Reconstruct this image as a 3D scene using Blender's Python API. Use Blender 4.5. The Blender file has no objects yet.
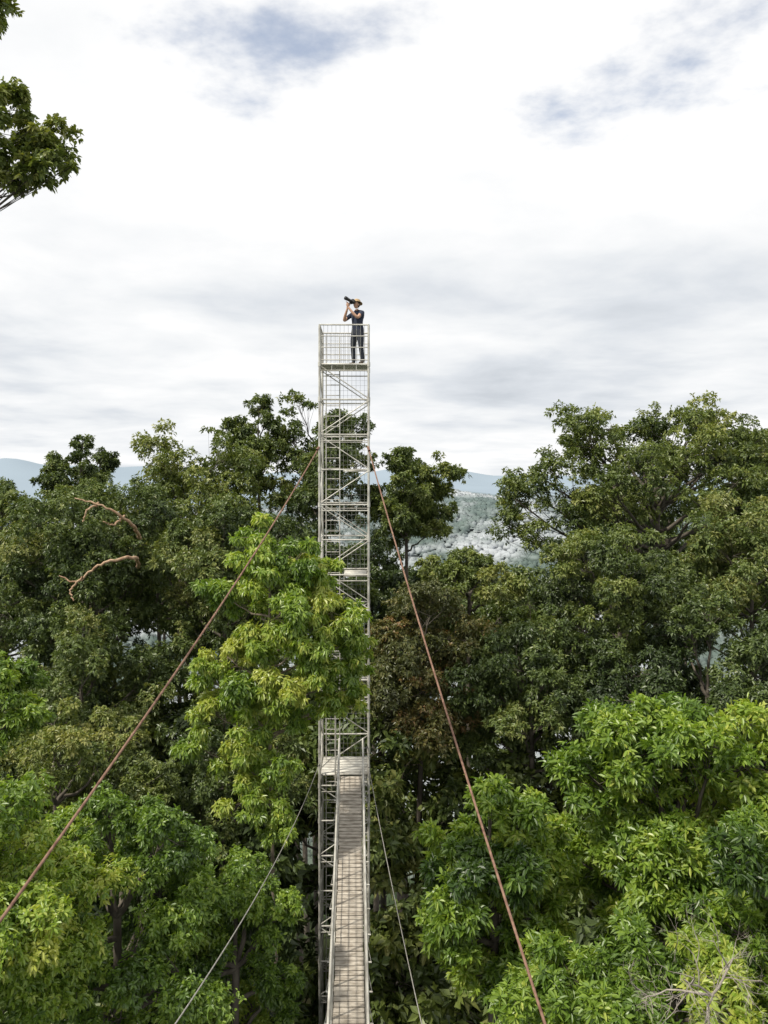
import bpy, math, random
import numpy as np
from mathutils import Vector, Matrix

scene = bpy.context.scene
COL = scene.collection

# ---------------------------------------------------------------- helpers
def nrm(v):
    return v / (np.linalg.norm(v, axis=-1, keepdims=True) + 1e-9)

def new_obj(name, me, loc=(0, 0, 0), parent=None):
    o = bpy.data.objects.new(name, me)
    o.location = loc
    COL.objects.link(o)
    if parent is not None:
        o.parent = parent
    return o

def empty(name, loc=(0, 0, 0)):
    return new_obj(name, None, loc)

def mesh_from(name, V, Q, mats, midx=None, tone=None, smooth=None):
    me = bpy.data.meshes.new(name)
    V = np.asarray(V, dtype=np.float32); Q = np.asarray(Q, dtype=np.int32)
    n = len(Q); k = Q.shape[1]
    me.vertices.add(len(V)); me.vertices.foreach_set("co", V.ravel())
    me.loops.add(n * k); me.loops.foreach_set("vertex_index", Q.ravel())
    me.polygons.add(n)
    me.polygons.foreach_set("loop_start", np.arange(0, n * k, k, dtype=np.int32))
    me.polygons.foreach_set("loop_total", np.full(n, k, dtype=np.int32))
    if midx is not None:
        me.polygons.foreach_set("material_index", np.asarray(midx, dtype=np.int32))
    if smooth is not None:
        me.polygons.foreach_set("use_smooth", np.asarray(smooth, dtype=bool))
    for m in mats:
        me.materials.append(m)
    me.update(calc_edges=True)
    if tone is not None:
        a = me.attributes.new("tone", 'FLOAT', 'FACE')
        a.data.foreach_set("value", np.asarray(tone, dtype=np.float32))
    return me

class Geo:
    """accumulates quads"""
    def __init__(s):
        s.V = []; s.Q = []; s.M = []; s.n = 0
    def add(s, V, Q, m=0):
        V = np.asarray(V, float); Q = np.asarray(Q, int)
        s.V.append(V); s.Q.append(Q + s.n); s.M.append(np.full(len(Q), m)); s.n += len(V)
    def tube(s, P, R, sides=6, m=0):
        P = np.asarray(P, float); k = len(P)
        R = np.full(k, R) if np.isscalar(R) else np.asarray(R, float)
        T = nrm(np.gradient(P, axis=0))
        ref = np.array([0.0, 0.0, 1.0]) if abs(T[0][2]) < 0.9 else np.array([1.0, 0.0, 0.0])
        A = nrm(np.cross(T, ref)); B = np.cross(T, A)
        th = np.linspace(0, 2 * math.pi, sides, endpoint=False)
        V = P[:, None, :] + R[:, None, None] * (np.cos(th)[None, :, None] * A[:, None, :] + np.sin(th)[None, :, None] * B[:, None, :])
        V = V.reshape(-1, 3)
        i = np.arange(k - 1)[:, None] * sides; j = np.arange(sides)[None, :]; j2 = (j + 1) % sides
        Q = np.stack([i + j, i + j2, i + sides + j2, i + sides + j], -1).reshape(-1, 4)
        s.add(V, Q, m)
    def box(s, c, size, m=0, rot=None):
        x, y, z = [v / 2 for v in size]
        V = np.array([[-x,-y,-z],[x,-y,-z],[x,y,-z],[-x,y,-z],[-x,-y,z],[x,-y,z],[x,y,z],[-x,y,z]])
        if rot is not None:
            V = V @ np.asarray(rot).T
        Q = [[0,3,2,1],[4,5,6,7],[0,1,5,4],[1,2,6,5],[2,3,7,6],[3,0,4,7]]
        s.add(V + np.asarray(c), Q, m)
    def ellipsoid(s, c, r, m=0, nu=12, nv=8, rot=None, f=None):
        u = np.linspace(0, 2 * math.pi, nu, endpoint=False); v = np.linspace(0.02, math.pi - 0.02, nv)
        V = np.stack([np.sin(v)[:, None] * np.cos(u), np.sin(v)[:, None] * np.sin(u), np.cos(v)[:, None] * np.ones(nu)], -1).reshape(-1, 3)
        if f is not None: V = f(V)
        V = V * np.asarray(r)
        if rot is not None: V = V @ np.asarray(rot).T
        i = np.arange(nv - 1)[:, None] * nu; j = np.arange(nu)[None, :]; j2 = (j + 1) % nu
        Q = np.stack([i + j, i + nu + j, i + nu + j2, i + j2], -1).reshape(-1, 4)
        s.add(V + np.asarray(c), Q, m)
    def mesh(s, name, mats, smooth=True):
        V = np.concatenate(s.V); Q = np.concatenate(s.Q); M = np.concatenate(s.M)
        return mesh_from(name, V, Q, mats, M, None, np.full(len(Q), smooth))

# ---------------------------------------------------------------- materials
def mat_new(name):
    m = bpy.data.materials.new(name); m.use_nodes = True
    nt = m.node_tree; nt.nodes.clear()
    return m, nt, nt.nodes, nt.links

def ramp(N, stops):
    r = N.new('ShaderNodeValToRGB')
    e = r.color_ramp.elements
    while len(e) < len(stops): e.new(0.5)
    for el, (p, c) in zip(e, stops):
        el.position = p; el.color = (*c, 1) if len(c) == 3 else c
    return r

def leaf_mat(name, stops, transl=0.3, gloss=0.045, rough=0.45):
    m, nt, N, L = mat_new(name)
    at = N.new('ShaderNodeAttribute'); at.attribute_name = "tone"
    oi = N.new('ShaderNodeObjectInfo')
    ad = N.new('ShaderNodeMath'); ad.operation = 'MULTIPLY_ADD'
    L.new(oi.outputs['Random'], ad.inputs[0]); ad.inputs[1].default_value = 0.30
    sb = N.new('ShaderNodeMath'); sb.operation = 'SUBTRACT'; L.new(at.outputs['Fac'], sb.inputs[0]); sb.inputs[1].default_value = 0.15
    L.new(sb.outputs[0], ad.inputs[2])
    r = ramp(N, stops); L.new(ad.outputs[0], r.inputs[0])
    p = N.new('ShaderNodeBsdfDiffuse'); L.new(r.outputs[0], p.inputs[0])
    t = N.new('ShaderNodeBsdfTranslucent')
    mx = N.new('ShaderNodeMix'); mx.data_type = 'RGBA'; mx.blend_type = 'MULTIPLY'; mx.inputs[0].default_value = 1
    L.new(r.outputs[0], mx.inputs[6]); mx.inputs[7].default_value = (1.6, 1.6, 0.5, 1)
    L.new(mx.outputs[2], t.inputs[0])
    ms = N.new('ShaderNodeMixShader'); ms.inputs[0].default_value = transl
    L.new(p.outputs[0], ms.inputs[1]); L.new(t.outputs[0], ms.inputs[2])
    gl = N.new('ShaderNodeBsdfGlossy'); gl.inputs['Roughness'].default_value = rough
    m2 = N.new('ShaderNodeMixShader'); m2.inputs[0].default_value = gloss
    L.new(ms.outputs[0], m2.inputs[1]); L.new(gl.outputs[0], m2.inputs[2])
    o = N.new('ShaderNodeOutputMaterial'); L.new(m2.outputs[0], o.inputs[0])
    return m

def simple_mat(name, c1, c2, scale=8, rough=0.7, metal=0.0, detail=5, stretch=(1, 1, 1), bump=0.0, spec=0.4):
    m, nt, N, L = mat_new(name)
    tc = N.new('ShaderNodeTexCoord'); mp = N.new('ShaderNodeMapping'); mp.inputs['Scale'].default_value = stretch
    L.new(tc.outputs['Object'], mp.inputs[0])
    n = N.new('ShaderNodeTexNoise'); n.inputs['Scale'].default_value = scale; n.inputs['Detail'].default_value = detail
    L.new(mp.outputs[0], n.inputs['Vector'])
    r = ramp(N, [(0.32, c1), (0.68, c2)]); L.new(n.outputs[0], r.inputs[0])
    p = N.new('ShaderNodeBsdfPrincipled'); L.new(r.outputs[0], p.inputs['Base Color'])
    p.inputs['Roughness'].default_value = rough; p.inputs['Metallic'].default_value = metal
    p.inputs['Specular IOR Level'].default_value = spec
    if bump:
        b = N.new('ShaderNodeBump'); b.inputs['Strength'].default_value = bump; L.new(n.outputs[0], b.inputs['Height']); L.new(b.outputs[0], p.inputs['Normal'])
    o = N.new('ShaderNodeOutputMaterial'); L.new(p.outputs[0], o.inputs[0])
    return m

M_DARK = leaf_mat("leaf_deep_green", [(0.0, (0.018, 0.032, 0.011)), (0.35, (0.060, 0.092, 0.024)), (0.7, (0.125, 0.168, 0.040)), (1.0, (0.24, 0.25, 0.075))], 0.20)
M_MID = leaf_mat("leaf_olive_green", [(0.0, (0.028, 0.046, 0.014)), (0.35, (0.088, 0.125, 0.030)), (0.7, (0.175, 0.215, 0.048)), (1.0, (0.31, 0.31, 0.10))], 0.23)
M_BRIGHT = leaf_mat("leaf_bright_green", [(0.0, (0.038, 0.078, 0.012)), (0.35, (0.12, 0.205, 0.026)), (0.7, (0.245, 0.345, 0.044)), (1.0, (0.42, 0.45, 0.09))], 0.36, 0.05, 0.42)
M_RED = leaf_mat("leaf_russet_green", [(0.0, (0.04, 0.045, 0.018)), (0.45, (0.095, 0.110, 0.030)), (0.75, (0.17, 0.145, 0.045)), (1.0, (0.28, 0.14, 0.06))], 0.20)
M_BARK = simple_mat("bark_grey", (0.05, 0.042, 0.032), (0.14, 0.12, 0.095), 6, 0.9, 0, 4, (1, 1, 0.3), 0.3)
M_BARKP = simple_mat("bark_pale", (0.12, 0.095, 0.065), (0.27, 0.22, 0.165), 6, 0.85, 0, 4, (1, 1, 0.3), 0.3)
M_DEAD = simple_mat("dead_wood", (0.25, 0.14, 0.08), (0.48, 0.34, 0.22), 9, 0.8, 0, 6, (1, 1, 1), 0.3)
M_TWIG = simple_mat("bare_twig", (0.20, 0.17, 0.14), (0.38, 0.34, 0.29), 9, 0.8)
M_ALU = simple_mat("weathered_aluminium", (0.34, 0.32, 0.28), (0.66, 0.64, 0.58), 3.0, 0.5, 0.25, 8, (1, 1, 1), 0.1)
M_ALUD = simple_mat("galvanised_mesh", (0.26, 0.26, 0.24), (0.42, 0.42, 0.39), 4.0, 0.6, 0.2)
M_PLANK = simple_mat("weathered_plank", (0.24, 0.205, 0.165), (0.52, 0.47, 0.40), 3.2, 0.85, 0, 9, (1.5, 5, 1), 0.3)
M_RUST = simple_mat("rusty_steel", (0.13, 0.065, 0.045), (0.28, 0.17, 0.12), 14, 0.8, 0.2, 6, (1, 1, 1), 0.4)
M_WIRE = simple_mat("grey_wire", (0.28, 0.26, 0.23), (0.42, 0.40, 0.37), 14, 0.6, 0.4)

# ---------------------------------------------------------------- terrain height
def gz(x, y):
    x = np.asarray(x, float); y = np.asarray(y, float)
    r = np.hypot(x, y)
    z = 1.5 * np.sin(x * 0.07) + 1.2 * np.cos(y * 0.06 + 1)
    drop = np.clip((r - 48) / 170, 0, 1); drop = drop * drop * (3 - 2 * drop)
    z = z * (1 - drop) - 62 * drop
    h = np.clip((r - 230) / 560, 0, 1); h = h * h * (3 - 2 * h)
    th = np.arctan2(x, y)
    z = z + h * (52 + 12 * np.sin(th * 9 + 0.8) + 7 * np.sin(th * 23 + r * 0.006))
    h2 = np.clip((r - 1100) / 900, 0, 1)
    z = z + h2 * (-30 + 12 * np.sin(th * 7 + 2))
    z = z + np.exp(-((r - 4300) / 700) ** 2) * (50 + 78 * np.exp(-((th + 0.42) / 0.17) ** 2) + 9 * np.sin(th * 14 + 1) + 11 * np.sin(th * 37) + 5 * np.sin(th * 83))
    z = z + 6 * np.sin(x * 0.013 + 1.7) * np.cos(y * 0.011) * np.clip((r - 100) / 300, 0, 1)
    return z

def hazed_far_material(name, use_tone):  # forest colour with aerial haze and valley mist painted into the albedo
    m, nt, N, L = mat_new(name)
    g = N.new('ShaderNodeNewGeometry')
    n = N.new('ShaderNodeTexNoise'); n.inputs['Scale'].default_value = 0.16; n.inputs['Detail'].default_value = 6; n.inputs['Roughness'].default_value = 0.65
    L.new(g.outputs['Position'], n.inputs['Vector'])
    src = n.outputs[0]
    ln = N.new('ShaderNodeVectorMath'); ln.operation = 'LENGTH'; L.new(g.outputs['Position'], ln.inputs[0])
    def mr(a, b, s):
        q = N.new('ShaderNodeMapRange'); q.inputs[1].default_value = a; q.inputs[2].default_value = b; L.new(s, q.inputs[0]); return q.outputs[0]
    def mix(f, a, b):
        k = N.new('ShaderNodeMix'); k.data_type = 'RGBA'; L.new(f, k.inputs[0]); L.new(a, k.inputs[6])
        if isinstance(b, tuple): k.inputs[7].default_value = b
        else: L.new(b, k.inputs[7])
        return k.outputs[2]
    if use_tone:
        at = N.new('ShaderNodeAttribute'); at.attribute_name = "tone"
        av = N.new('ShaderNodeMath'); av.operation = 'MULTIPLY_ADD'; L.new(at.outputs['Fac'], av.inputs[0]); av.inputs[1].default_value = 0.25
        hv = N.new('ShaderNodeMath'); hv.operation = 'MULTIPLY'; L.new(n.outputs[0], hv.inputs[0]); hv.inputs[1].default_value = 0.75
        L.new(hv.outputs[0], av.inputs[2]); src = av.outputs[0]
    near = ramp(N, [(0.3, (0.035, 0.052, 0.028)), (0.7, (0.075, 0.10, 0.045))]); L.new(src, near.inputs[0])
    far_haze = ramp(N, [(0.3, (0.078, 0.108, 0.098)), (0.7, (0.115, 0.150, 0.128))]); L.new(src, far_haze.inputs[0])
    vfar_haze = ramp(N, [(0.3, (0.245, 0.30, 0.355)), (0.7, (0.26, 0.315, 0.37))]); L.new(src, vfar_haze.inputs[0])
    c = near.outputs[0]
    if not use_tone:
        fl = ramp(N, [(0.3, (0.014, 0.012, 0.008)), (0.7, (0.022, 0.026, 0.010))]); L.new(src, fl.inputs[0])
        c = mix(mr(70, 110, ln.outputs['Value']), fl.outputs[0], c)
    c = mix(mr(120, 420, ln.outputs['Value']), c, far_haze.outputs[0])  # first haze tint, blended into the surface colour by distance
    c = mix(mr(450, 2400, ln.outputs['Value']), c, vfar_haze.outputs[0])  # pale blue haze painted over the farthest slopes
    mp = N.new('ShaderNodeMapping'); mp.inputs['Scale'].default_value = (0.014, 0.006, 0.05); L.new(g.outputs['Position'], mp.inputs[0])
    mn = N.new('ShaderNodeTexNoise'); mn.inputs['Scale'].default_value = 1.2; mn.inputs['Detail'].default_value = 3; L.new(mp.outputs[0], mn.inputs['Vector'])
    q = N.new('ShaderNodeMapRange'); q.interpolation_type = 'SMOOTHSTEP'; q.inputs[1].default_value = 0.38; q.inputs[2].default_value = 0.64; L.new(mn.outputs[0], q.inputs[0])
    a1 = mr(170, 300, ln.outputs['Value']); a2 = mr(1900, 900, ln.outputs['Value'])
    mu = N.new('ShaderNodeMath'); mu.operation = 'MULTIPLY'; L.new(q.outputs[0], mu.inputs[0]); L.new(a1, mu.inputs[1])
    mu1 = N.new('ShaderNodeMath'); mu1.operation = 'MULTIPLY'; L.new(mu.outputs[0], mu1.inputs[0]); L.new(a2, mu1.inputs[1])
    c = mix(mu1.outputs[0], c, (0.39, 0.415, 0.44, 1))  # mist painted as pale noise patches on the surface, no volume
    p = N.new('ShaderNodeBsdfDiffuse'); L.new(c, p.inputs[0])
    o = N.new('ShaderNodeOutputMaterial'); L.new(p.outputs[0], o.inputs[0])
    return m

def build_ground():
    rr = np.concatenate([[0.01], np.arange(4, 200, 4), 200 * 1.018 ** np.arange(0, 215)])
    na = 540
    th = np.linspace(0, 2 * math.pi, na, endpoint=False)
    R, T = np.meshgrid(rr, th, indexing='ij')
    X = R * np.sin(T); Y = R * np.cos(T)
    Z = gz(X, Y)
    V = np.stack([X, Y, Z], -1).reshape(-1, 3)
    i = np.arange(len(rr) - 1)[:, None] * na; j = np.arange(na)[None, :]; j2 = (j + 1) % na
    Q = np.stack([i + j, i + na + j, i + na + j2, i + j2], -1).reshape(-1, 4)
    me = mesh_from("ground", V, Q, [hazed_far_material("forest_ground_hazed", False)], None, None, np.full(len(Q), True))
    new_obj("ground", me)
build_ground()

def build_distant_forest():
    rng = np.random.default_rng(11)
    nu, nv = 6, 4
    u = np.linspace(0, 2 * math.pi, nu, endpoint=False); v = np.linspace(0.05, math.pi * 0.58, nv)
    B = np.stack([np.sin(v)[:, None] * np.cos(u), np.sin(v)[:, None] * np.sin(u), np.cos(v)[:, None] * np.ones(nu)], -1).reshape(-1, 3)
    i = np.arange(nv - 1)[:, None] * nu; j = np.arange(nu)[None, :]; j2 = (j + 1) % nu
    q = np.stack([i + j, i + nu + j, i + nu + j2, i + j2], -1).reshape(-1, 4)
    K = 60000
    r = 130 * (1500 / 130) ** (rng.random(K) ** 0.72); th = rng.uniform(-0.56, 0.56, K)
    X = r * np.sin(th); Y = r * np.cos(th); Z = gz(X, Y)
    S = rng.uniform(0.9, 2.3, K) * (1 + r / 900)
    V = B[None] * (S[:, None, None] * rng.uniform(0.6, 1.4, (K, len(B), 1))) * np.array([1, 1, 0.85])
    V = V + np.stack([X, Y, Z + 0.6 + rng.uniform(0, 2.0, K) + 2.0 * np.sin(X * 0.11) * np.sin(Y * 0.09)], -1)[:, None, :]
    Q = (q[None] + (np.arange(K) * len(B))[:, None, None]).reshape(-1, 4)
    tone = np.repeat(rng.random(K), len(q))
    new_obj("distant_forest", mesh_from("distant_forest", V.reshape(-1, 3), Q, [hazed_far_material("distant_canopy_hazed", True)], None, tone, np.full(len(Q), True)))
build_distant_forest()

# ---------------------------------------------------------------- trees
def tree_mesh(name, clumps, base, trunk_top, r_trunk, nleaf, L=0.16, W=0.06, per=8, droop=0.3, spread=(30, 95),
              subs=14, flat=0.85, mats=None, seed=0, six=False, tone0=0.45, tr_sides=8, sub_r=0.40, limb=1.0, up=0.0, raw=False):
    rng = np.random.default_rng(seed)
    base = np.array(base, float); top = np.array(trunk_top, float) - base
    C = np.array(clumps, float); P = C[:, :3] - base; R = C[:, 3]
    g = Geo()
    n = 12; t = np.linspace(0, 1, n)[:, None]
    ph = rng.uniform(0, 6)
    path = top[None] * t + np.concatenate([np.sin(t * 9 + ph), np.cos(t * 7 + ph), 0 * t], 1) * 0.22 * t * (1 - t) * 4
    rad = r_trunk * (1 - 0.72 * t[:, 0]); rad[0] *= 1.6
    g.tube(path, rad, tr_sides)
    subC = []; subR = []; subT = []
    for c, r in zip(P, R):
        hd = np.linalg.norm(c[:2] - top[:2])
        hz = min(top[2], c[2] - 0.45 * hd - rng.uniform(0.1, 0.6) * r)
        hz = max(hz, top[2] * 0.72)
        f = hz / top[2]; st = np.array([np.interp(f, t[:, 0], path[:, k]) for k in range(3)])
        mid = st * 0.45 + c * 0.55 + rng.normal(0, 0.14, 3) * r + np.array([0, 0, -0.10 * np.linalg.norm(c - st)])
        tt = np.linspace(0, 1, 8)[:, None]
        pp = st * (1 - tt) ** 2 + 2 * mid * tt * (1 - tt) + c * tt ** 2
        pp[1:-1] += rng.normal(0, 0.05 * r, (6, 3))
        r0 = r_trunk * 0.24 * limb
        g.tube(pp, np.linspace(r0, max(0.010, r0 * 0.25), 8), 5)
        ct = rng.normal(0, 0.13)
        for k in range(subs):
            d = rng.normal(0, 1, 3); d /= np.linalg.norm(d)
            q = c + d * r * rng.uniform(0.45, 1.1) * np.array([1, 1, 0.85])
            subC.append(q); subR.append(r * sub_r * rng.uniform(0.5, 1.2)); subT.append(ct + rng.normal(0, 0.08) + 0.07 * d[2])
            s0 = pp[rng.integers(4, 8)]
            m2 = (s0 + q) / 2 + rng.normal(0, 0.08, 3) * r
            g.tube([s0, m2, q], [max(0.006, r0 * 0.18), max(0.005, r0 * 0.12), 0.003], 4)
    subC = np.array(subC); subR = np.array(subR); subT = np.array(subT)
    w = subR ** 2; cnt = np.maximum(3, (w / w.sum() * nleaf / per).astype(int))
    idx = np.repeat(np.arange(len(subC)), cnt); N = len(idx)
    d = nrm(rng.normal(0, 1, (N, 3)))
    flip = (d[:, 2] < -0.2) & (rng.random(N) < 0.75); d[flip, 2] *= -1
    rr = subR[idx] * rng.uniform(0.3, 1.0, N) ** 0.5 * rng.uniform(0.8, 1.3, N)
    tips = subC[idx] + d * rr[:, None] * np.array([1, 1, flat])
    nn = nrm(d + np.array([0, 0, 0.35 + up]) + rng.normal(0, 0.35, (N, 3)))
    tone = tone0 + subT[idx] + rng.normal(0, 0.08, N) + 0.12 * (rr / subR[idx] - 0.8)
    Mn = N * per
    T = np.repeat(tips, per, 0); n_ = np.repeat(nn, per, 0)
    tl = np.repeat(tone, per) + rng.normal(0, 0.10, Mn)
    rv = rng.normal(0, 1, (Mn, 3)); tg = nrm(rv - (rv * n_).sum(1, keepdims=True) * n_)
    ang = np.radians(rng.uniform(spread[0], spread[1], Mn))[:, None]
    dr = n_ * np.cos(ang) + tg * np.sin(ang); dr[:, 2] -= droop * rng.uniform(0.3, 1.5, Mn); dr = nrm(dr)
    sd = nrm(np.cross(dr, n_ + np.array([0, 0, 0.4]) + rng.normal(0, 0.4, (Mn, 3)))); nl = np.cross(sd, dr)
    nl = np.where(nl[:, 2:3] < 0, -nl, nl)
    l = (L * rng.uniform(0.55, 1.2, Mn))[:, None]; wd = (W * 0.5 * rng.uniform(0.7, 1.2, Mn))[:, None]
    b = T + tg * l * 0.12 - n_ * (rng.uniform(0, 1.2, Mn))[:, None] * l * 0.6
    z = np.array([0, 0, 1.0])
    tip = b + dr * l - z * l * 0.18
    if six:
        a1 = b + dr * l * 0.28 + nl * wd * 0.25; a2 = b + dr * l * 0.66 + nl * wd * 0.2 - z * l * 0.05
        V = np.stack([b, a1 + sd * wd * 0.85, a2 + sd * wd * 0.9, tip, a2 - sd * wd * 0.9, a1 - sd * wd * 0.85], 1)
        k = (np.arange(Mn) * 6)[:, None]
        Q = np.concatenate([k + np.array([[0, 1, 2, 3]]), k + np.array([[0, 3, 4, 5]])], 1).reshape(-1, 4)
        tq = np.repeat(tl, 2)
    else:
        a = b + dr * l * 0.45 + nl * wd * 0.3
        V = np.stack([b, a + sd * wd, tip, a - sd * wd], 1)
        Q = (np.arange(Mn) * 4)[:, None] + np.array([[0, 1, 2, 3]])
        tq = tl
    gv = np.concatenate(g.V); gq = np.concatenate(g.Q)
    nv = V.shape[0] * V.shape[1]
    VV = np.concatenate([V.reshape(-1, 3), gv]); QQ = np.concatenate([Q, gq + nv])
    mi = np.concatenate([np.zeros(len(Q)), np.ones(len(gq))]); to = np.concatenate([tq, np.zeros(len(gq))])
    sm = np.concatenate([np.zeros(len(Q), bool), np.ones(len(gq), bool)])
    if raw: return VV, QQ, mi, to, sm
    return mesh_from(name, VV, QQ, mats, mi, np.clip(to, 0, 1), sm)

def dome_clumps(c, R, n, rc=0.36, seed=0, low=-0.8, shell=(0.5, 1.0)):
    rng = np.random.default_rng(seed); out = []
    ga = math.pi * (3 - math.sqrt(5)); Rm = (R[0] + R[1] + R[2]) / 3
    for i in range(n):
        z = 1 - (1 - low) * (i + 0.5) / n; z = max(-1, min(1, z + rng.normal(0, 0.10))); rr = math.sqrt(max(0, 1 - z * z)); a = i * ga + rng.normal(0, 0.35) + seed
        s = rng.uniform(*shell); k = rng.uniform(0.6, 1.3) * rc * Rm
        s = min(s, 1.15 - k / Rm * 0.75)
        out.append((c[0] + R[0] * s * rr * math.cos(a), c[1] + R[1] * s * rr * math.sin(a), c[2] + R[2] * s * z, k))
    return out

def tree(c, R, n=16, nleaf=50000, kind=None, name="rainforest_tree", rc=0.36, low=-0.8, trunk=0.24, seed=0, clumps=None, extra=None, basexy=None, shell=(0.5, 1.0), ttop=0.1, **kw):
    bx, by = basexy if basexy else (c[0], c[1])
    b = (bx, by, float(gz(bx, by)) - 0.3)
    cl = clumps if clumps is not None else dome_clumps(c, R, n, rc, seed, low, shell)
    if extra: cl = cl + extra
    tt = (c[0], c[1], c[2] + R[2] * ttop)
    me = tree_mesh(name, cl, b, tt, trunk, nleaf, mats=kind, seed=seed, **kw)
    return new_obj(name, me, b)

D = [M_DARK, M_BARK]; MI = [M_MID, M_BARK]; RD = [M_RED, M_BARK]; BB = [M_BRIGHT, M_BARK]

# back row
tree((-9.6, 38, 39.6), (4.2, 4, 4.0), 22, 52000, MI, seed=1, L=0.20, W=0.09, tone0=0.42)
tree((-15.9, 42, 41.3), (2.1, 2.2, 2.5), 12, 24000, MI, seed=2, L=0.20, W=0.09, tone0=0.35)
tree((-6.6, 42, 43.1), (1.6, 2.2, 2.5), 11, 22000, MI, seed=3, L=0.18, W=0.08, tone0=0.45, rc=0.36, shell=(0.6, 1.05))
tree((-3.3, 41, 42.1), (3.0, 3, 3.6), 18, 42000, D, seed=4, L=0.20, W=0.09, tone0=0.5)
tree((1.1, 40, 40.4), (2.3, 2.6, 3.0), 18, 42000, MI, seed=5, L=0.20, W=0.09, tone0=0.5)
tree((13.0, 38, 41.4), (6.6, 5, 3.7), 30, 88000, MI, seed=6, L=0.18, W=0.085, rc=0.26, trunk=0.42, low=-0.45, tone0=0.48, limb=1.1, shell=(0.5, 1.1), ttop=-0.3,
     extra=[(6.2, 37.5, 40.6, 1.2), (5.6, 37.5, 39.5, 0.9), (7.4, 37, 41.6, 1.2), (7.0, 36.5, 39.0, 1.0), (8.2, 36.5, 39.9, 1.0), (9.0, 37, 42.6, 1.2), (14.5, 37, 43.9, 1.3), (17.5, 37.5, 42.8, 1.4), (16, 36, 40.5, 1.3)])
tree((21.6, 44, 41.6), (3.2, 3.4, 3.2), 15, 34000, MI, seed=7, L=0.20, W=0.09, tone0=0.5)
# mid row
tree((3.2, 30, 37.0), (1.9, 2, 2.4), 14, 40000, MI, seed=8, L=0.15, W=0.07, tone0=0.5)
tree((7.8, 26.5, 36.9), (2.9, 2.8, 2.9), 20, 82000, MI, seed=9, L=0.13, W=0.06, tone0=0.5)
tree((-11.0, 30, 37.6), (3.7, 3.5, 3.8), 22, 82000, D, seed=10, L=0.155, W=0.072, tone0=0.5)
tree((-16.3, 34, 38.4), (3.2, 3.2, 3.4), 16, 48000, D, seed=11, L=0.17, W=0.08, tone0=0.5)
tree((-9.8, 26, 34.0), (3.4, 3.2, 3.4), 18, 68000, D, seed=12, L=0.14, W=0.065, tone0=0.45)
tree((9.3, 23, 35.2), (3.1, 2.8, 2.9), 18, 60000, D, seed=13, L=0.14, W=0.065, tone0=0.38)
tree((4.6, 25, 34.6), (2.6, 2.4, 2.7), 16, 52000, D, seed=14, L=0.14, W=0.065, tone0=0.38)
tree((1.2, 26, 35.3), (2.0, 2.0, 3.2), 16, 50000, RD, seed=15, L=0.14, W=0.065, tone0=0.6)
tree((13.8, 30, 37.3), (3.7, 3.4, 3.1), 18, 58000, D, seed=16, L=0.17, W=0.075, tone0=0.5)
tree((-5.8, 29, 37.4), (2.7, 2.6, 3.6), 17, 58000, D, seed=17, L=0.155, W=0.072, tone0=0.5)
tree((-4.4, 22, 33.0), (2.4, 2.0, 2.6), 16, 48000, D, seed=18, L=0.13, W=0.06, tone0=0.38)
tree((-8.2, 20, 33.4), (2.6, 2.4, 2.5), 16, 56000, MI, seed=19, L=0.13, W=0.055, tone0=0.38)
# feature trees
tree((-2.6, 18.3, 38.4), (1.75, 1.5, 2.9), 0, 96000, [M_BRIGHT, M_BARKP], seed=20, L=0.135, W=0.046, per=9, droop=0.8, spread=(35, 110), trunk=0.10, tone0=0.50, six=True, limb=1.2, subs=12, ttop=0.7,
     clumps=[(-2.95, 18.4, 40.45, .50), (-2.75, 18.0, 39.9, .62), (-1.95, 18.2, 39.95, .60), (-1.35, 18.6, 39.65, .60), (-3.75, 18.3, 39.25, .42), (-3.2, 18.6, 39.0, .55),
             (-2.1, 17.7, 39.0, .65), (-1.2, 18.0, 38.8, .65), (-0.75, 18.3, 38.2, .52), (-1.6, 17.8, 38.1, .62), (-2.6, 18.2, 38.1, .65), (-3.6, 18.4, 37.7, .50), (-4.2, 18.3, 37.3, .40),
             (-0.55, 18.4, 37.75, .42), (-1.45, 17.9, 37.45, .52), (-0.8, 18.2, 36.95, .40), (-1.3, 18.2, 36.7, .36), (-0.8, 18.4, 38.75, .42),
             (-3.3, 18.0, 37.0, .60), (-0.95, 18.2, 37.3, .42), (-2.2, 17.8, 37.2, .60), (-3.9, 18.2, 36.5, .55), (-2.8, 17.9, 36.3, .60), (-1.8, 18.3, 36.4, .40), (-3.4, 18.1, 35.6, .55),
             (-2.5, 17.8, 35.4, .50), (-4.4, 18.2, 35.8, .45), (-3.0, 17.8, 34.7, .55), (-2.4, 17.7, 34.2, .45)])
tree((-4.4, 13.2, 34.4), (1.75, 1.8, 2.3), 20, 92000, BB, seed=21, L=0.09, W=0.038, droop=0.4, tone0=0.42, six=True)
tree((-5.6, 11, 35.7), (1.5, 1.6, 2.1), 18, 64000, BB, seed=22, L=0.095, W=0.038, droop=0.4, tone0=0.5, six=True)
tree((-8.1, 16, 37.3), (1.15, 1.2, 1.6), 12, 26000, BB, seed=23, L=0.12, W=0.046, droop=0.5, tone0=0.55, six=True)
tree((-2.7, 14.6, 32.7), (1.15, 1.3, 2.2), 16, 64000, BB, seed=24, L=0.095, W=0.040, droop=0.4, tone0=0.32, six=True)
tree((5.3, 14.3, 35.2), (2.6, 2.1, 2.2), 24, 90000, BB, seed=25, L=0.15, W=0.05, per=9, droop=0.2, rc=0.31, tone0=0.52, six=True,
     extra=[(3.7, 14.4, 36.5, .75), (4.5, 14.0, 37.0, .8), (6.6, 14.2, 37.0, .85), (7.3, 14.0, 36.3, .8), (5.6, 13.6, 37.3, .7)])
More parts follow.
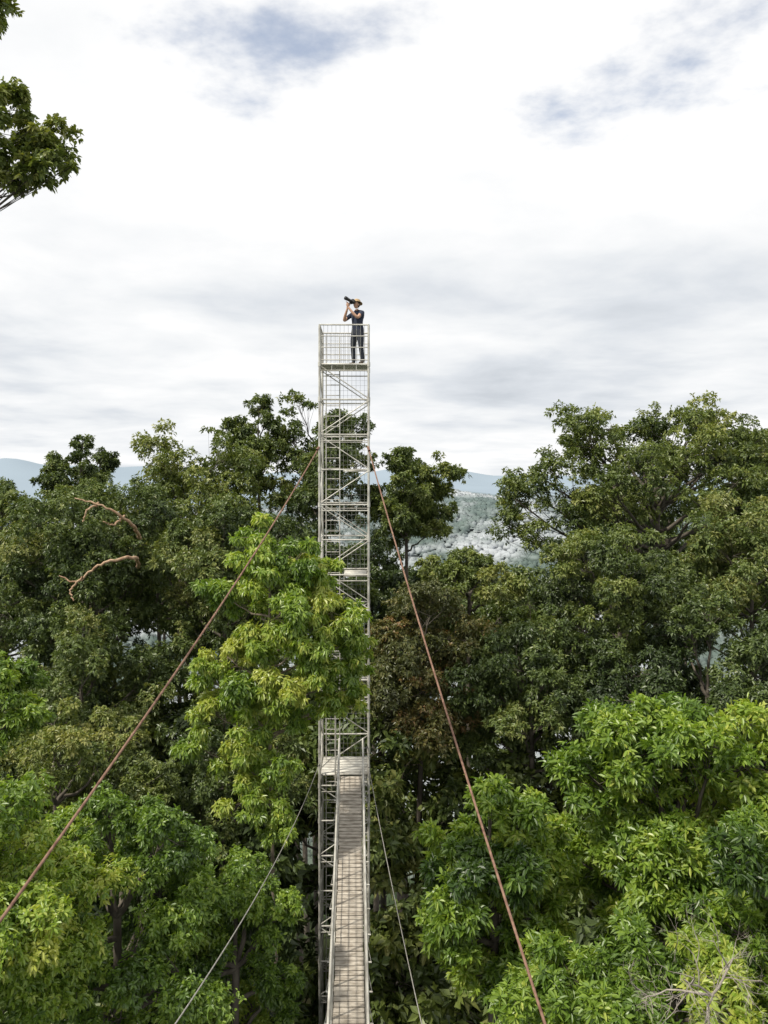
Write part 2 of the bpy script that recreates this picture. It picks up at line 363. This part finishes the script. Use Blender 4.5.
tree((1.85, 13.3, 34.7), (1.15, 1.3, 2.4), 19, 54000, BB, seed=26, L=0.14, W=0.048, per=9, droop=0.2, rc=0.32, tone0=0.48, six=True)
tree((3.4, 10.4, 34.6), (1.7, 1.5, 1.9), 20, 62000, BB, seed=27, L=0.13, W=0.036, per=10, droop=0.2, rc=0.32, tone0=0.42, six=True)
tree((5.6, 10.8, 35.7), (1.5, 1.4, 1.8), 17, 46000, BB, seed=28, L=0.13, W=0.036, per=10, droop=0.2, rc=0.32, tone0=0.5, six=True)
# overhanging tree at the left, trunk out of frame
tree((-7.2, 9.4, 45.6), (1.5, 1.5, 1.5), 1, 26000, [M_MID, M_BARK], seed=30, L=0.075, W=0.038, per=8, droop=0.4, trunk=0.16, tone0=0.6, six=True,
     clumps=[(-4.30, 9, 46.05, 0.36), (-3.88, 9.05, 45.80, 0.32), (-3.72, 9.0, 45.45, 0.26), (-4.10, 9.0, 45.30, 0.30), (-4.35, 8.9, 45.70, 0.36), (-4.25, 8.8, 47.10, 0.26), (-4.8, 9.2, 45.9, 0.35), (-4.8, 9.0, 47.2, 0.35), (-5.8, 9.3, 46.8, 0.6), (-6.8, 9.5, 47.0, 0.8)], subs=12, limb=0.6)

# filler crowns: each mass is one merged mesh
fill = []
for s in range(3):
    c = (0, 0, 34); R = (4, 4, 3.8)
    fill.append(tree_mesh("forest_crown", dome_clumps(c, R, 20, 0.38, 50 + s), (0, 0, 0), (0, 0, 34), 0.3, 20000, L=0.32, W=0.165, seed=60 + s, tone0=0.45, subs=9, raw=True))
rng = random.Random(3)
class Mass:
    def __init__(s): s.parts = []; s.n = 0
    def put(s, x, y, ztop, k=1.0):
        i = rng.randrange(3); V, Q, mi, to, sm = fill[i]
        a = rng.uniform(0, 6.28); ca, sa = math.cos(a), math.sin(a)
        W = (V @ np.array([[ca, sa, 0], [-sa, ca, 0], [0, 0, 1]])) * k + np.array([x, y, ztop - 37.7 * k])
        m = np.where(mi == 0, 2 if i == 1 else 0, 1)
        s.parts.append((W, Q + s.n, m, to + rng.uniform(-0.13, 0.15), sm)); s.n += len(V)
    def build(s, name):
        P = [np.concatenate([p[j] for p in s.parts]) for j in range(5)]
        new_obj(name, mesh_from(name, P[0], P[1], [M_DARK, M_BARK, M_MID], P[2], np.clip(P[3], 0, 1), P[4]))
bgf = Mass()
for y in [48, 61, 80]:
    k = int(y * 0.6 / 7.2)
    for i in range(-k, k + 1):
        x = i * 7.4 + rng.uniform(-1.5, 1.5); yy = y + rng.uniform(-2.5, 2.5)
        a = x / yy
        zt = 40.6 - (y - 47) * 0.16 + rng.uniform(-1.2, 1.0)
        if a < -0.40: zt -= 1.2
        if 0.0 < a < 0.25: zt = min(zt, 42 - 0.125 * yy - 0.6)
        bgf.put(x, yy, zt, rng.uniform(1.0, 1.25))
bgf.build("background_forest")
und = Mass()
for y in [10, 16, 21, 26, 33]:
    k = int((y * 0.5 + 4) / 6.0)
    for i in range(-k, k + 1):
        x = i * 6.2 + rng.uniform(-1, 1); yy = y + rng.uniform(-1.2, 1.2)
        zt = {10: 31.0, 16: 32.0, 21: 32.3, 26: 33.2, 33: 34.5}[y] + rng.uniform(-0.8, 0.8)
        if y < 23 and abs(x + 0.6) < 4.4:
            x = -0.6 + (4.7 if x > -0.6 else -4.7)
        und.put(x, yy, zt, rng.uniform(0.9, 1.05))
for (x, y, zt) in [(0.0, 6, 26.5), (-0.8, 12, 26.5), (1.4, 18.0, 28.5), (-2.8, 18.0, 28), (0.8, 25.0, 25.5), (3.5, 27, 26), (-3.0, 27, 26)]:
    und.put(x, y, zt, 0.7)
und.build("understory_foliage")

# ---------------------------------------------------------------- bare branches
def bare(name, base, segs, mat, seed, depth=4, r0=0.035, L0=0.6, spread=0.6):
    rg = np.random.default_rng(seed); g = Geo()
    def grow(p, d, L, r, k):
        pts = [p]; dd = d.copy()
        for i in range(4):
            dd = nrm(dd + rg.normal(0, 0.16, 3)); pts.append(pts[-1] + dd * L / 4)
        g.tube(pts, np.linspace(r, r * 0.6, 5), 6 if k > 2 else 4)
        if k == 0: return
        for b in range(rg.integers(2, 4)):
            grow(pts[rg.integers(2, 5)], nrm(dd + rg.normal(0, spread, 3)), L * rg.uniform(0.6, 0.85), r * 0.58, k - 1)
    for (p, d) in segs:
        grow(np.array(p, float) - np.array(base), nrm(np.array(d, float)), L0, r0, depth)
    return new_obj(name, g.mesh(name, [mat]), base)
bare("bare_branch", (3.4, 8.3, 36.55), [((3.4, 8.3, 36.55), (-0.6, -0.1, 0.35)), ((3.4, 8.3, 36.55), (0.3, -0.1, 0.6)), ((3.4, 8.3, 36.55), (-1, 0, 0.05)), ((3.5, 8.7, 36.0), (0, -0.5, 0.7))], M_TWIG, 4, 5, 0.014, 0.44, 0.5)

def snag(name, pts_list, rad):
    g = Geo(); base = np.array(pts_list[0][0], float)
    rg = np.random.default_rng(9)
    for pi, pts in enumerate(pts_list):
        P = np.array(pts, float) - base
        t = np.linspace(0, len(P) - 1, len(P) * 5)
        Q = np.stack([np.interp(t, np.arange(len(P)), P[:, i]) for i in range(3)], -1)
        for _ in range(2): Q[1:-1] = (Q[:-2] + Q[1:-1] * 2 + Q[2:]) / 4
        Q[1:-1] += rg.normal(0, 0.02, Q[1:-1].shape)
        g.tube(Q, np.linspace(rad if pi == 0 else rad * 0.6, rad * 0.3, len(Q)), 6)
    new_obj(name, g.mesh(name, [M_DEAD]), tuple(base))
snag("dead_branch", [[(-8.6, 28.2, 39.6), (-8.3, 26.6, 40.1), (-8.6, 25.9, 40.6), (-9.3, 25.7, 40.95), (-9.9, 25.6, 41.1)],
                     [(-8.5, 26.2, 40.5), (-8.7, 25.7, 40.2), (-9.0, 25.6, 40.35)], [(-9.2, 25.8, 40.95), (-9.5, 25.5, 40.65), (-9.6, 25.5, 40.35)]], 0.068)
snag("dead_branch", [[(-8.6, 28.0, 38.6), (-7.9, 25.6, 39.2), (-8.5, 25, 39.2), (-9.0, 24.8, 38.95), (-9.5, 24.7, 38.5), (-10.0, 24.6, 38.75)],
                     [(-9.3, 24.7, 38.7), (-9.7, 24.6, 38.3), (-9.5, 24.5, 38.0)]], 0.068)

# ---------------------------------------------------------------- towers
def tower(name, cx, y0, w, dpt, zplat, rot, zbridge=None):
    base = (cx, y0 + dpt / 2, float(gz(cx, y0)) )
    par = empty(name, base); par.rotation_euler = (0, 0, rot)
    z0 = -0.2; zp = zplat - base[2]; ztop = zp + 1.05
    hx, hy = w / 2, dpt / 2
    g = Geo(); gm = Geo()
    cs = [(-hx, -hy), (hx, -hy), (hx, hy), (-hx, hy)]
    for c in cs:
        g.tube([(c[0], c[1], z0), (c[0], c[1], ztop)], 0.031, 8)
        g.box((c[0], c[1], z0 + 0.2), (0.3, 0.3, 0.06))
    st = 0.93
    zb = None if zbridge is None else zbridge - base[2]
    lev = []; z = zp
    while z > 0.3: lev.append(z); z -= st
    for li, z in enumerate(lev):
        for f in range(4):
            a, b = cs[f], cs[(f + 1) % 4]
            inb = zb is not None and f == 0 and zb + 0.12 < z < zb + 1.75
            if not inb:
                g.tube([(a[0], a[1], z), (b[0], b[1], z)], 0.022, 6)
            inb2 = zb is not None and f == 0 and (z - st < zb + 1.75 and z > zb + 0.1)
            if li < len(lev) - 1 and not inb2:
                p, q = (a, b) if (li + (f // 2)) % 2 == 0 else (b, a)
                g.tube([(p[0], p[1] , z - 0.03), (q[0], q[1], z - st + 0.03)], 0.015, 5)
            g.tube([(a[0], a[1], z - 0.06), (a[0], a[1], z + 0.06)], 0.043, 8)
        if li % 2 == 0 and li < len(lev) - 1 and not (zb is not None and zb - 0.2 < z < zb + 2.2):
            g.tube([(-hx, -hy, z - 0.16), (hx, -hy, z - 0.16)], 0.014, 5)
            g.tube([(-hx, hy, z - 0.16), (hx, hy, z - 0.16)], 0.014, 5)
            for xx in np.linspace(-hx, hx, 5)[1:-1]:
                g.tube([(xx, -hy, z - 0.16), (xx, -hy, z)], 0.010, 5)
    lx0, lx1 = -hx + 0.12, -hx + 0.50
    for xx in (lx0, lx1):
        g.tube([(xx, hy - 0.28, z0), (xx, hy - 0.28, ztop - 0.15)], 0.016, 6)
    for z in np.arange(0.3, zp, 0.29):
        g.tube([(lx0, hy - 0.28, z), (lx1, hy - 0.28, z)], 0.012, 5)
    for z in lev[3::3]:
        if zb is not None and zb - 0.3 < z < zb + 2.0: continue
        for k in range(5):
            g.box((hx * 0.45, -hy + 0.15 + k * (dpt - 0.3) / 4, z - 0.04), (w * 0.48, 0.16, 0.03))
    for xx in np.linspace(-hx, hx, 12)[1:-1]:
        gm.tube([(xx, hy + 0.03, max(z0, zp - 14)), (xx, hy + 0.03, ztop)], 0.0035, 3)
    for z in np.arange(zp - 14, ztop, 0.14):
        gm.tube([(-hx, hy + 0.035, z), (hx, hy + 0.035, z)], 0.003, 3)
    for k in range(8):
        yy = -hy + 0.07 + k * (dpt - 0.14) / 7
        g.box((0, yy, zp + 0.01), (w - 0.06, (dpt - 0.14) / 7 - 0.012, 0.035))
    for zz in (zp + 0.12, zp + 0.45, zp + 0.75, ztop):
        for f in range(4):
            a, b = cs[f], cs[(f + 1) % 4]
            g.tube([(a[0], a[1], zz), (b[0], b[1], zz)], 0.022 if zz == ztop else 0.014, 6)
    for f in range(4):
        a, b = cs[f], cs[(f + 1) % 4]
        for t in np.linspace(0, 1, 13)[1:-1]:
            x = a[0] + (b[0] - a[0]) * t; y = a[1] + (b[1] - a[1]) * t
            gm.tube([(x, y, zp + 0.05), (x, y, ztop)], 0.0045, 4)
    if zb is not None:
        for k in range(7):
            yy = -hy + 0.1 + k * (dpt - 0.2) / 6
            g.box((0, yy, zb - 0.03), (w - 0.07, (dpt - 0.2) / 6 - 0.015, 0.04))
        g.tube([(-hx + 0.42, -hy, zb - 0.3), (-hx + 0.42, -hy, zb + 2.0)], 0.024, 6)
        g.tube([(-hx, -hy, zb + 1.88), (hx, -hy, zb + 1.88)], 0.024, 6)
        g.tube([(-hx, -hy, zb + 2.02), (hx, -hy, zb + 2.02)], 0.024, 6)
        for xx in np.linspace(-hx, hx, 7)[1:-1]:
            g.tube([(xx, -hy, zb + 1.88), (xx, -hy, zb + 2.02)], 0.012, 5)
    new_obj("scaffold_frame", g.mesh(name + "_frame", [M_ALU]), (0, 0, 0), par)
    new_obj("wire_mesh", gm.mesh(name + "_mesh", [M_ALUD]), (0, 0, 0), par)
    return par
TX = -1.07
tower("canopy_tower", TX, 21.2, 1.30, 1.32, 44.80, 0.02, 33.95)
tower("canopy_tower", 0.0, -1.35, 1.5, 1.4, 40.4, 0.0, 34.0)

# ---------------------------------------------------------------- bridge
def bx(y): return -0.10 - 0.0366 * y
def bz(y): return 32.5 + 0.012 * (y - 10.4) ** 2
def bridge():
    par = empty("suspension_footbridge", (bx(10.4), 10.4, 32.5)); o = np.array([bx(10.4), 10.4, 32.5])
    g = Geo(); gp = Geo(); rg = np.random.default_rng(2)
    ys = np.arange(0.1, 21.2, 0.125)
    for y in ys:
        s = 0.024 * (y - 10.4); a = math.atan(s); ca, sa = math.cos(a), math.sin(a)
        R = np.array([[1, 0, 0], [0, ca, -sa], [0, sa, ca]])
        gp.box(np.array([bx(y) + rg.normal(0, 0.004), y, bz(y) + rg.normal(0, 0.003)]) - o, (0.54 + rg.normal(0, 0.006), 0.105, 0.03), 0, R)
    yy = np.linspace(0.05, 21.2, 44)
    for s in (-1, 1):
        off = s * 0.31
        path = lambda h, e=0: np.stack([bx(yy) + off + e, yy, bz(yy) + h], -1) - o
        g.tube(path(-0.01), 0.03, 6); g.tube(path(0.5), 0.012, 5); g.tube(path(0.98), 0.024, 8); g.tube(path(0.25), 0.01, 5); g.tube(path(0.75), 0.01, 5)
        for y in np.arange(0.3, 21.2, 0.74):
            b = np.array([bx(y) + off, y, bz(y)]) - o
            g.tube([b + [0, 0, -0.04], b + [0, 0, 0.98]], 0.017, 6)
            g.tube([b + [s * 0.10, 0, -0.05], b + [0, 0, 0.45]], 0.008, 5)
    for y in np.arange(0.3, 21.2, 0.74):
        b = np.array([bx(y), y, bz(y) - 0.055]) - o
        g.tube([b + [-0.42, 0, 0], b + [0.42, 0, 0]], 0.018, 6)
    new_obj("railings", g.mesh("railings", [M_ALU]), (0, 0, 0), par)
    new_obj("deck_planks", gp.mesh("deck_planks", [M_PLANK], False), (0, 0, 0), par)
bridge()

# ---------------------------------------------------------------- cables
def cable(name, a, b, r, sag, mat):
    a = np.array(a, float); b = np.array(b, float); t = np.linspace(0, 1, 50)[:, None]
    P = a + (b - a) * t; P[:, 2] -= (4 * sag * t * (1 - t))[:, 0]
    g = Geo(); g.tube(P - a, r, 8)
    d = nrm(b - a)
    g.tube([np.zeros(3) - d * 0.02, d * 0.25], r * 2.2, 8)
    new_obj(name, g.mesh(name, [mat]), tuple(a))
cable("guy_cable", (-1.72, 21.2, 42.6), (-5.2, -1.0, 35.1), 0.017, 0.60, M_RUST)
cable("guy_cable", (-0.42, 21.2, 42.6), (3.15, -1.0, 32.6), 0.017, 0.50, M_RUST)
cable("wind_cable", (-1.72, 21.2, 34.2), (-2.0, 7.0, 36.9), 0.008, 0.35, M_WIRE)
cable("wind_cable", (-0.42, 21.2, 34.2), (1.0, 6.0, 34.7), 0.008, 0.25, M_WIRE)

# ---------------------------------------------------------------- person
def person(loc, rotz):
    par = empty("photographer", loc); par.rotation_euler = (0, 0, rotz)
    M_SH = simple_mat("navy_tshirt", (0.018, 0.024, 0.045), (0.03, 0.038, 0.065), 12, 0.9)
    M_PT = simple_mat("dark_trousers", (0.022, 0.026, 0.036), (0.04, 0.045, 0.06), 12, 0.9)
    M_SK = simple_mat("skin", (0.42, 0.24, 0.16), (0.52, 0.31, 0.21), 10, 0.55)
    M_SO = simple_mat("boot_leather", (0.06, 0.045, 0.03), (0.10, 0.075, 0.05), 10, 0.7)
    M_HAT = simple_mat("straw_hat", (0.36, 0.24, 0.12), (0.52, 0.38, 0.22), 30, 0.85)
    M_BLK = simple_mat("camera_black", (0.012, 0.012, 0.013), (0.03, 0.03, 0.03), 10, 0.45)
    M_HR = simple_mat("hair", (0.04, 0.03, 0.02), (0.08, 0.06, 0.045), 40, 0.7)
    V = [(0,0.01,0.94),(0,0.0,1.08),(0,0.0,1.22),(0,0.005,1.36),(0,0.01,1.44),(0,-0.01,1.53)]
    R = [(0.175,0.135),(0.17,0.135),(0.18,0.13),(0.18,0.125),(0.11,0.09),(0.058,0.06)]
    E = [(0,1),(1,2),(2,3),(3,4),(4,5)]
    def chain(start, pts, rad):
        prev = start
        for p, r in zip(pts, rad):
            V.append(p); R.append((r, r)); E.append((prev, len(V) - 1)); prev = len(V) - 1
    for s in (-1, 1):
        chain(0, [(s*0.11,0.0,0.86),(s*0.13,-0.01,0.66),(s*0.145,-0.015,0.49),(s*0.155,0.01,0.30),(s*0.16,0.03,0.10),(s*0.165,0.0,0.05),(s*0.18,-0.13,0.035)],
              [0.11,0.095,0.072,0.066,0.055,0.048,0.038])
    chain(3, [(-0.18,-0.01,1.40),(-0.25,-0.12,1.29),(-0.29,-0.22,1.20),(-0.20,-0.27,1.32),(-0.10,-0.30,1.47),(-0.085,-0.30,1.53)], [0.075,0.06,0.045,0.042,0.030,0.027])
    chain(3, [(0.18,-0.01,1.40),(0.23,-0.14,1.31),(0.24,-0.27,1.22),(0.15,-0.34,1.34),(0.055,-0.40,1.48),(0.03,-0.41,1.53)], [0.075,0.06,0.045,0.042,0.030,0.027])
    me = bpy.data.meshes.new("body_sk"); me.from_pydata(V, E, [])
    ob = bpy.data.objects.new("body_sk", me); COL.objects.link(ob)
    sk = ob.modifiers.new("s", 'SKIN'); sk.use_smooth_shade = True
    for i, r in enumerate(R):
        d = me.skin_vertices[0].data[i]; d.radius = r; d.use_root = (i == 0)
    ss = ob.modifiers.new("ss", 'SUBSURF'); ss.levels = 2; ss.render_levels = 2
    dg = bpy.context.evaluated_depsgraph_get()
    bm = bpy.data.meshes.new_from_object(ob.evaluated_get(dg))
    bpy.data.objects.remove(ob)
    bm.name = "body"; bm.materials.clear()
    for m in (M_SH, M_PT, M_SK, M_SO): bm.materials.append(m)
    for p in bm.polygons:
        c = p.center; p.use_smooth = True
        if c.z < 0.09: k = 3
        elif c.z < 0.96: k = 1
        elif c.z > 1.47 and abs(c.x) < 0.08 and c.y > -0.15: k = 2
        elif c.y < -0.17: k = 2
        else: k = 0
        p.material_index = k
    new_obj("body", bm, (0, 0, 0), par)
    h = Geo(); hc = np.array([0, -0.035, 1.635]); a = math.radians(-12)
    RX = np.array([[1,0,0],[0,math.cos(a),-math.sin(a)],[0,math.sin(a),math.cos(a)]])
    def shape(Vv):
        W = Vv.copy(); low = np.clip(-W[:, 2], 0, 1); W[:, 0] *= 1 - 0.32 * low; W[:, 1] *= 1 - 0.15 * low
        W[:, 1] -= 0.12 * low; return W
    h.ellipsoid(hc, (0.076, 0.098, 0.115), 0, 20, 16, RX, shape)
    def hp(x, y, z): return hc + RX @ np.array([x, y, z])
    h.ellipsoid(hp(0, -0.10, -0.015), (0.013, 0.02, 0.025), 0, 8, 6, RX)
    for s in (-1, 1):
        h.ellipsoid(hp(s*0.077, 0.0, -0.01), (0.010, 0.02, 0.03), 0, 8, 6, RX)
        h.ellipsoid(hp(s*0.030, -0.088, 0.012), (0.013, 0.008, 0.008), 1, 8, 6, RX)
    h.ellipsoid(hp(0, -0.092, -0.052), (0.024, 0.008, 0.006), 3, 8, 6, RX)
    h.ellipsoid(hp(0, 0.018, 0.018), (0.081, 0.095, 0.105), 2, 16, 12, RX)
    M_LIP = simple_mat("lips", (0.36, 0.16, 0.13), (0.40, 0.18, 0.15), 10, 0.5)
    M_EYE = simple_mat("eyes", (0.5, 0.5, 0.48), (0.6, 0.6, 0.58), 10, 0.3)
    new_obj("head", h.mesh("head", [M_SK, M_EYE, M_HR, M_LIP]), (0, 0, 0), par)
    ht = Geo()
    def hatring(prof):
        n = 24; th = np.linspace(0, 2*math.pi, n, endpoint=False)
        P = np.concatenate([np.stack([r*np.cos(th)*0.92, r*np.sin(th)*1.08, np.full(n, z) + (0.012*np.cos(2*th) if r > 0.12 else 0)], -1) for r, z in prof])
        P = P @ RX.T + hp(0, 0.012, 0.055)
        k = len(prof); i = np.arange(k-1)[:, None]*n; j = np.arange(n)[None]; j2 = (j+1) % n
        ht.add(P, np.stack([i+j, i+j2, i+n+j2, i+n+j], -1).reshape(-1, 4))
    hatring([(0.150,-0.006),(0.152,0.0),(0.12,0.004),(0.092,0.008),(0.088,0.05),(0.078,0.085),(0.05,0.098),(0.002,0.092)])
    new_obj("hat", ht.mesh("hat", [M_HAT]), (0, 0, 0), par)
    c = Geo(); cc = hp(0, -0.165, 0.012)
    c.box(cc, (0.14, 0.06, 0.095), 0, RX); c.box(cc + RX @ np.array([0, 0.0, 0.06]), (0.06, 0.055, 0.03), 0, RX)
    c.box(cc + RX @ np.array([-0.055, -0.035, -0.01]), (0.03, 0.03, 0.08), 0, RX)
    ax = RX @ np.array([0, -1, 0])
    c.tube([cc + ax*0.03, cc + ax*0.10, cc + ax*0.11, cc + ax*0.20, cc + ax*0.205, cc + ax*0.29, cc + ax*0.291, cc+ax*0.25], [0.036, 0.036, 0.042, 0.042, 0.047, 0.052, 0.046, 0.001], 14)
    new_obj("camera", c.mesh("camera", [M_BLK]), (0, 0, 0), par)
    def hand(name, wr, palm_dir, curl_dir, side):
        g = Geo(); wr = np.array(wr); pd = nrm(np.array(palm_dir, float)); cd = nrm(np.array(curl_dir, float)); sd = nrm(np.cross(pd, cd)) * side
        g.tube([wr - pd*0.01, wr + pd*0.02, wr + pd*0.055, wr + pd*0.085], [0.026, 0.034, 0.038, 0.030], 8)
        for k, (o, l) in enumerate([(-0.032, 0.075), (-0.011, 0.085), (0.011, 0.080), (0.031, 0.062)]):
            b = wr + pd*0.075 + sd*o
            p1 = b + pd*l*0.42; p2 = p1 + nrm(pd*0.4 + cd)*l*0.33; p3 = p2 + nrm(cd - pd*0.3)*l*0.28
            g.tube([b, p1, p2, p3], [0.0095, 0.009, 0.008, 0.0055], 6)
        b = wr + pd*0.03 - sd*0.03
        g.tube([b, b - sd*0.025 + pd*0.02, b - sd*0.03 + pd*0.045 + cd*0.02], [0.012, 0.0105, 0.007], 6)
        new_obj(name, g.mesh(name, [M_SK]), (0, 0, 0), par)
    hand("right_hand", (-0.088, -0.295, 1.535), cc + np.array([-0.075, -0.01, 0.03]) - np.array([-0.088, -0.295, 1.535]), (0.8, -0.6, 0.2), 1)
    hand("left_hand", (0.03, -0.41, 1.53), (-0.25, 0.1, 1.0), (-1.0, -0.1, 0.5), 1)
person((-0.72, 21.62, 44.83), math.radians(-40))

# ---------------------------------------------------------------- world
SUN_EL, SUN_AZ = math.radians(54), math.radians(238)    # azimuth clockwise from +Y (left, a little behind the viewer)
w = bpy.data.worlds.new("World"); scene.world = w; w.use_nodes = True
nt = w.node_tree; N = nt.nodes; L = nt.links; N.clear()
tc = N.new('ShaderNodeTexCoord')
sky = N.new('ShaderNodeTexSky'); sky.sky_type = 'NISHITA'; sky.sun_disc = False
sky.sun_elevation = SUN_EL; sky.sun_rotation = SUN_AZ; sky.air_density = 1.0; sky.dust_density = 0.6; sky.ozone_density = 1.5
bg1 = N.new('ShaderNodeBackground'); L.new(sky.outputs[0], bg1.inputs[0]); bg1.inputs[1].default_value = 0.15
def math_(op, a=None, b=None, c=None):
    n = N.new('ShaderNodeMath'); n.operation = op
    for i, v in enumerate((a, b, c)):
        if v is None: continue
        if isinstance(v, (int, float)): n.inputs[i].default_value = v
        else: L.new(v, n.inputs[i])
    return n.outputs[0]
nv = N.new('ShaderNodeVectorMath'); nv.operation = 'NORMALIZE'; L.new(tc.outputs['Generated'], nv.inputs[0])
sp = N.new('ShaderNodeSeparateXYZ'); L.new(nv.outputs[0], sp.inputs[0])
zc = math_('ADD', math_('MAXIMUM', sp.outputs[2], 0.0), 0.12)
cb = N.new('ShaderNodeCombineXYZ'); L.new(math_('DIVIDE', sp.outputs[0], zc), cb.inputs[0]); L.new(math_('DIVIDE', sp.outputs[1], zc), cb.inputs[1])
def noise(scale, detail, rough, off=(0, 0, 0), dist=0.0):
    mp = N.new('ShaderNodeMapping'); mp.inputs['Location'].default_value = off; L.new(cb.outputs[0], mp.inputs[0])
    n = N.new('ShaderNodeTexNoise'); n.inputs['Scale'].default_value = scale; n.inputs['Detail'].default_value = detail; n.inputs['Roughness'].default_value = rough
    n.inputs['Distortion'].default_value = dist; L.new(mp.outputs[0], n.inputs['Vector']); return n.outputs[0]
n1 = noise(0.6, 4, 0.5, (3.1, 1.2, 0)); n2 = noise(1.7, 6, 0.56, (7, 2, 1), 0.2)
nn = math_('ADD', math_('MULTIPLY', n1, 0.60), math_('MULTIPLY', n2, 0.40))
el = N.new('ShaderNodeMapRange'); el.interpolation_type = 'SMOOTHSTEP'; L.new(sp.outputs[2], el.inputs[0])
el.inputs[1].default_value = 0.20; el.inputs[2].default_value = 0.34; el.inputs[3].default_value = 0.035; el.inputs[4].default_value = 0.145
hz = N.new('ShaderNodeMapRange'); hz.interpolation_type = 'SMOOTHSTEP'; L.new(sp.outputs[2], hz.inputs[0])
hz.inputs[1].default_value = 0.0; hz.inputs[2].default_value = 0.11; hz.inputs[3].default_value = 0.05; hz.inputs[4].default_value = 0.0
v = math_('ADD', math_('ADD', nn, el.outputs[0]), hz.outputs[0])
cr = ramp(N, [(0.36, (0.62, 0.66, 0.71)), (0.46, (0.75, 0.785, 0.83)), (0.54, (0.89, 0.91, 0.93)), (0.65, (1.03, 1.03, 1.03))])
L.new(v, cr.inputs[0])
bg2 = N.new('ShaderNodeBackground'); L.new(cr.outputs[0], bg2.inputs[0]); bg2.inputs[1].default_value = 1.0
n3 = noise(2.6, 6, 0.6, (1.7, 5.2, 3))
def patch(d, k):
    dv = Vector(d).normalized()
    sb = N.new('ShaderNodeVectorMath'); sb.operation = 'SUBTRACT'; L.new(nv.outputs[0], sb.inputs[0]); sb.inputs[1].default_value = dv
    ml = N.new('ShaderNodeVectorMath'); ml.operation = 'MULTIPLY'; L.new(sb.outputs[0], ml.inputs[0]); ml.inputs[1].default_value = k
    ln = N.new('ShaderNodeVectorMath'); ln.operation = 'LENGTH'; L.new(ml.outputs[0], ln.inputs[0])
    return math_('MAXIMUM', math_('SUBTRACT', 1.0, ln.outputs['Value']), 0.0)
pm = math_('ADD', patch((-90, 800, 425), (5.0, 5, 13)), patch((310, 800, 405), (3.6, 3.6, 12)))
bm_ = math_('ADD', math_('MULTIPLY', pm, 0.40), n3)
br = N.new('ShaderNodeMapRange'); br.interpolation_type = 'SMOOTHSTEP'; L.new(bm_, br.inputs[0]); br.inputs[1].default_value = 0.62; br.inputs[2].default_value = 0.88
br.inputs[3].default_value = 0.0; br.inputs[4].default_value = 0.70
eh = N.new('ShaderNodeMapRange'); L.new(sp.outputs[2], eh.inputs[0]); eh.inputs[1].default_value = 0.25; eh.inputs[2].default_value = 0.40
cov = math_('SUBTRACT', 1.0, math_('MULTIPLY', br.outputs[0], eh.outputs[0]))
mx = N.new('ShaderNodeMixShader'); L.new(cov, mx.inputs[0]); L.new(bg1.outputs[0], mx.inputs[1]); L.new(bg2.outputs[0], mx.inputs[2])
wo = N.new('ShaderNodeOutputWorld'); L.new(mx.outputs[0], wo.inputs[0])

sl = bpy.data.lights.new("sun", 'SUN'); sl.energy = 4.4; sl.angle = math.radians(3); sl.color = (1.0, 0.94, 0.82)
so = bpy.data.objects.new("sun", sl); COL.objects.link(so)
sd = Vector((math.sin(SUN_AZ) * math.cos(SUN_EL), math.cos(SUN_AZ) * math.cos(SUN_EL), math.sin(SUN_EL)))
so.rotation_euler = sd.to_track_quat('Z', 'Y').to_euler(); so.location = (0, 0, 80)

# ---------------------------------------------------------------- camera
cd = bpy.data.cameras.new("camera"); cam = bpy.data.objects.new("camera", cd); COL.objects.link(cam)
cam.location = (0, 0, 42); cam.rotation_euler = (math.radians(90), 0, 0)
cd.sensor_fit = 'VERTICAL'; cd.sensor_height = 36; cd.lens = 28.125; cd.shift_y = -42 / 1024
cd.clip_start = 0.1; cd.clip_end = 20000
scene.camera = cam
scene.view_settings.view_transform = 'Standard'; scene.view_settings.look = 'None'; scene.view_settings.exposure = 0
print("polys", sum(len(m.polygons) for m in bpy.data.meshes))
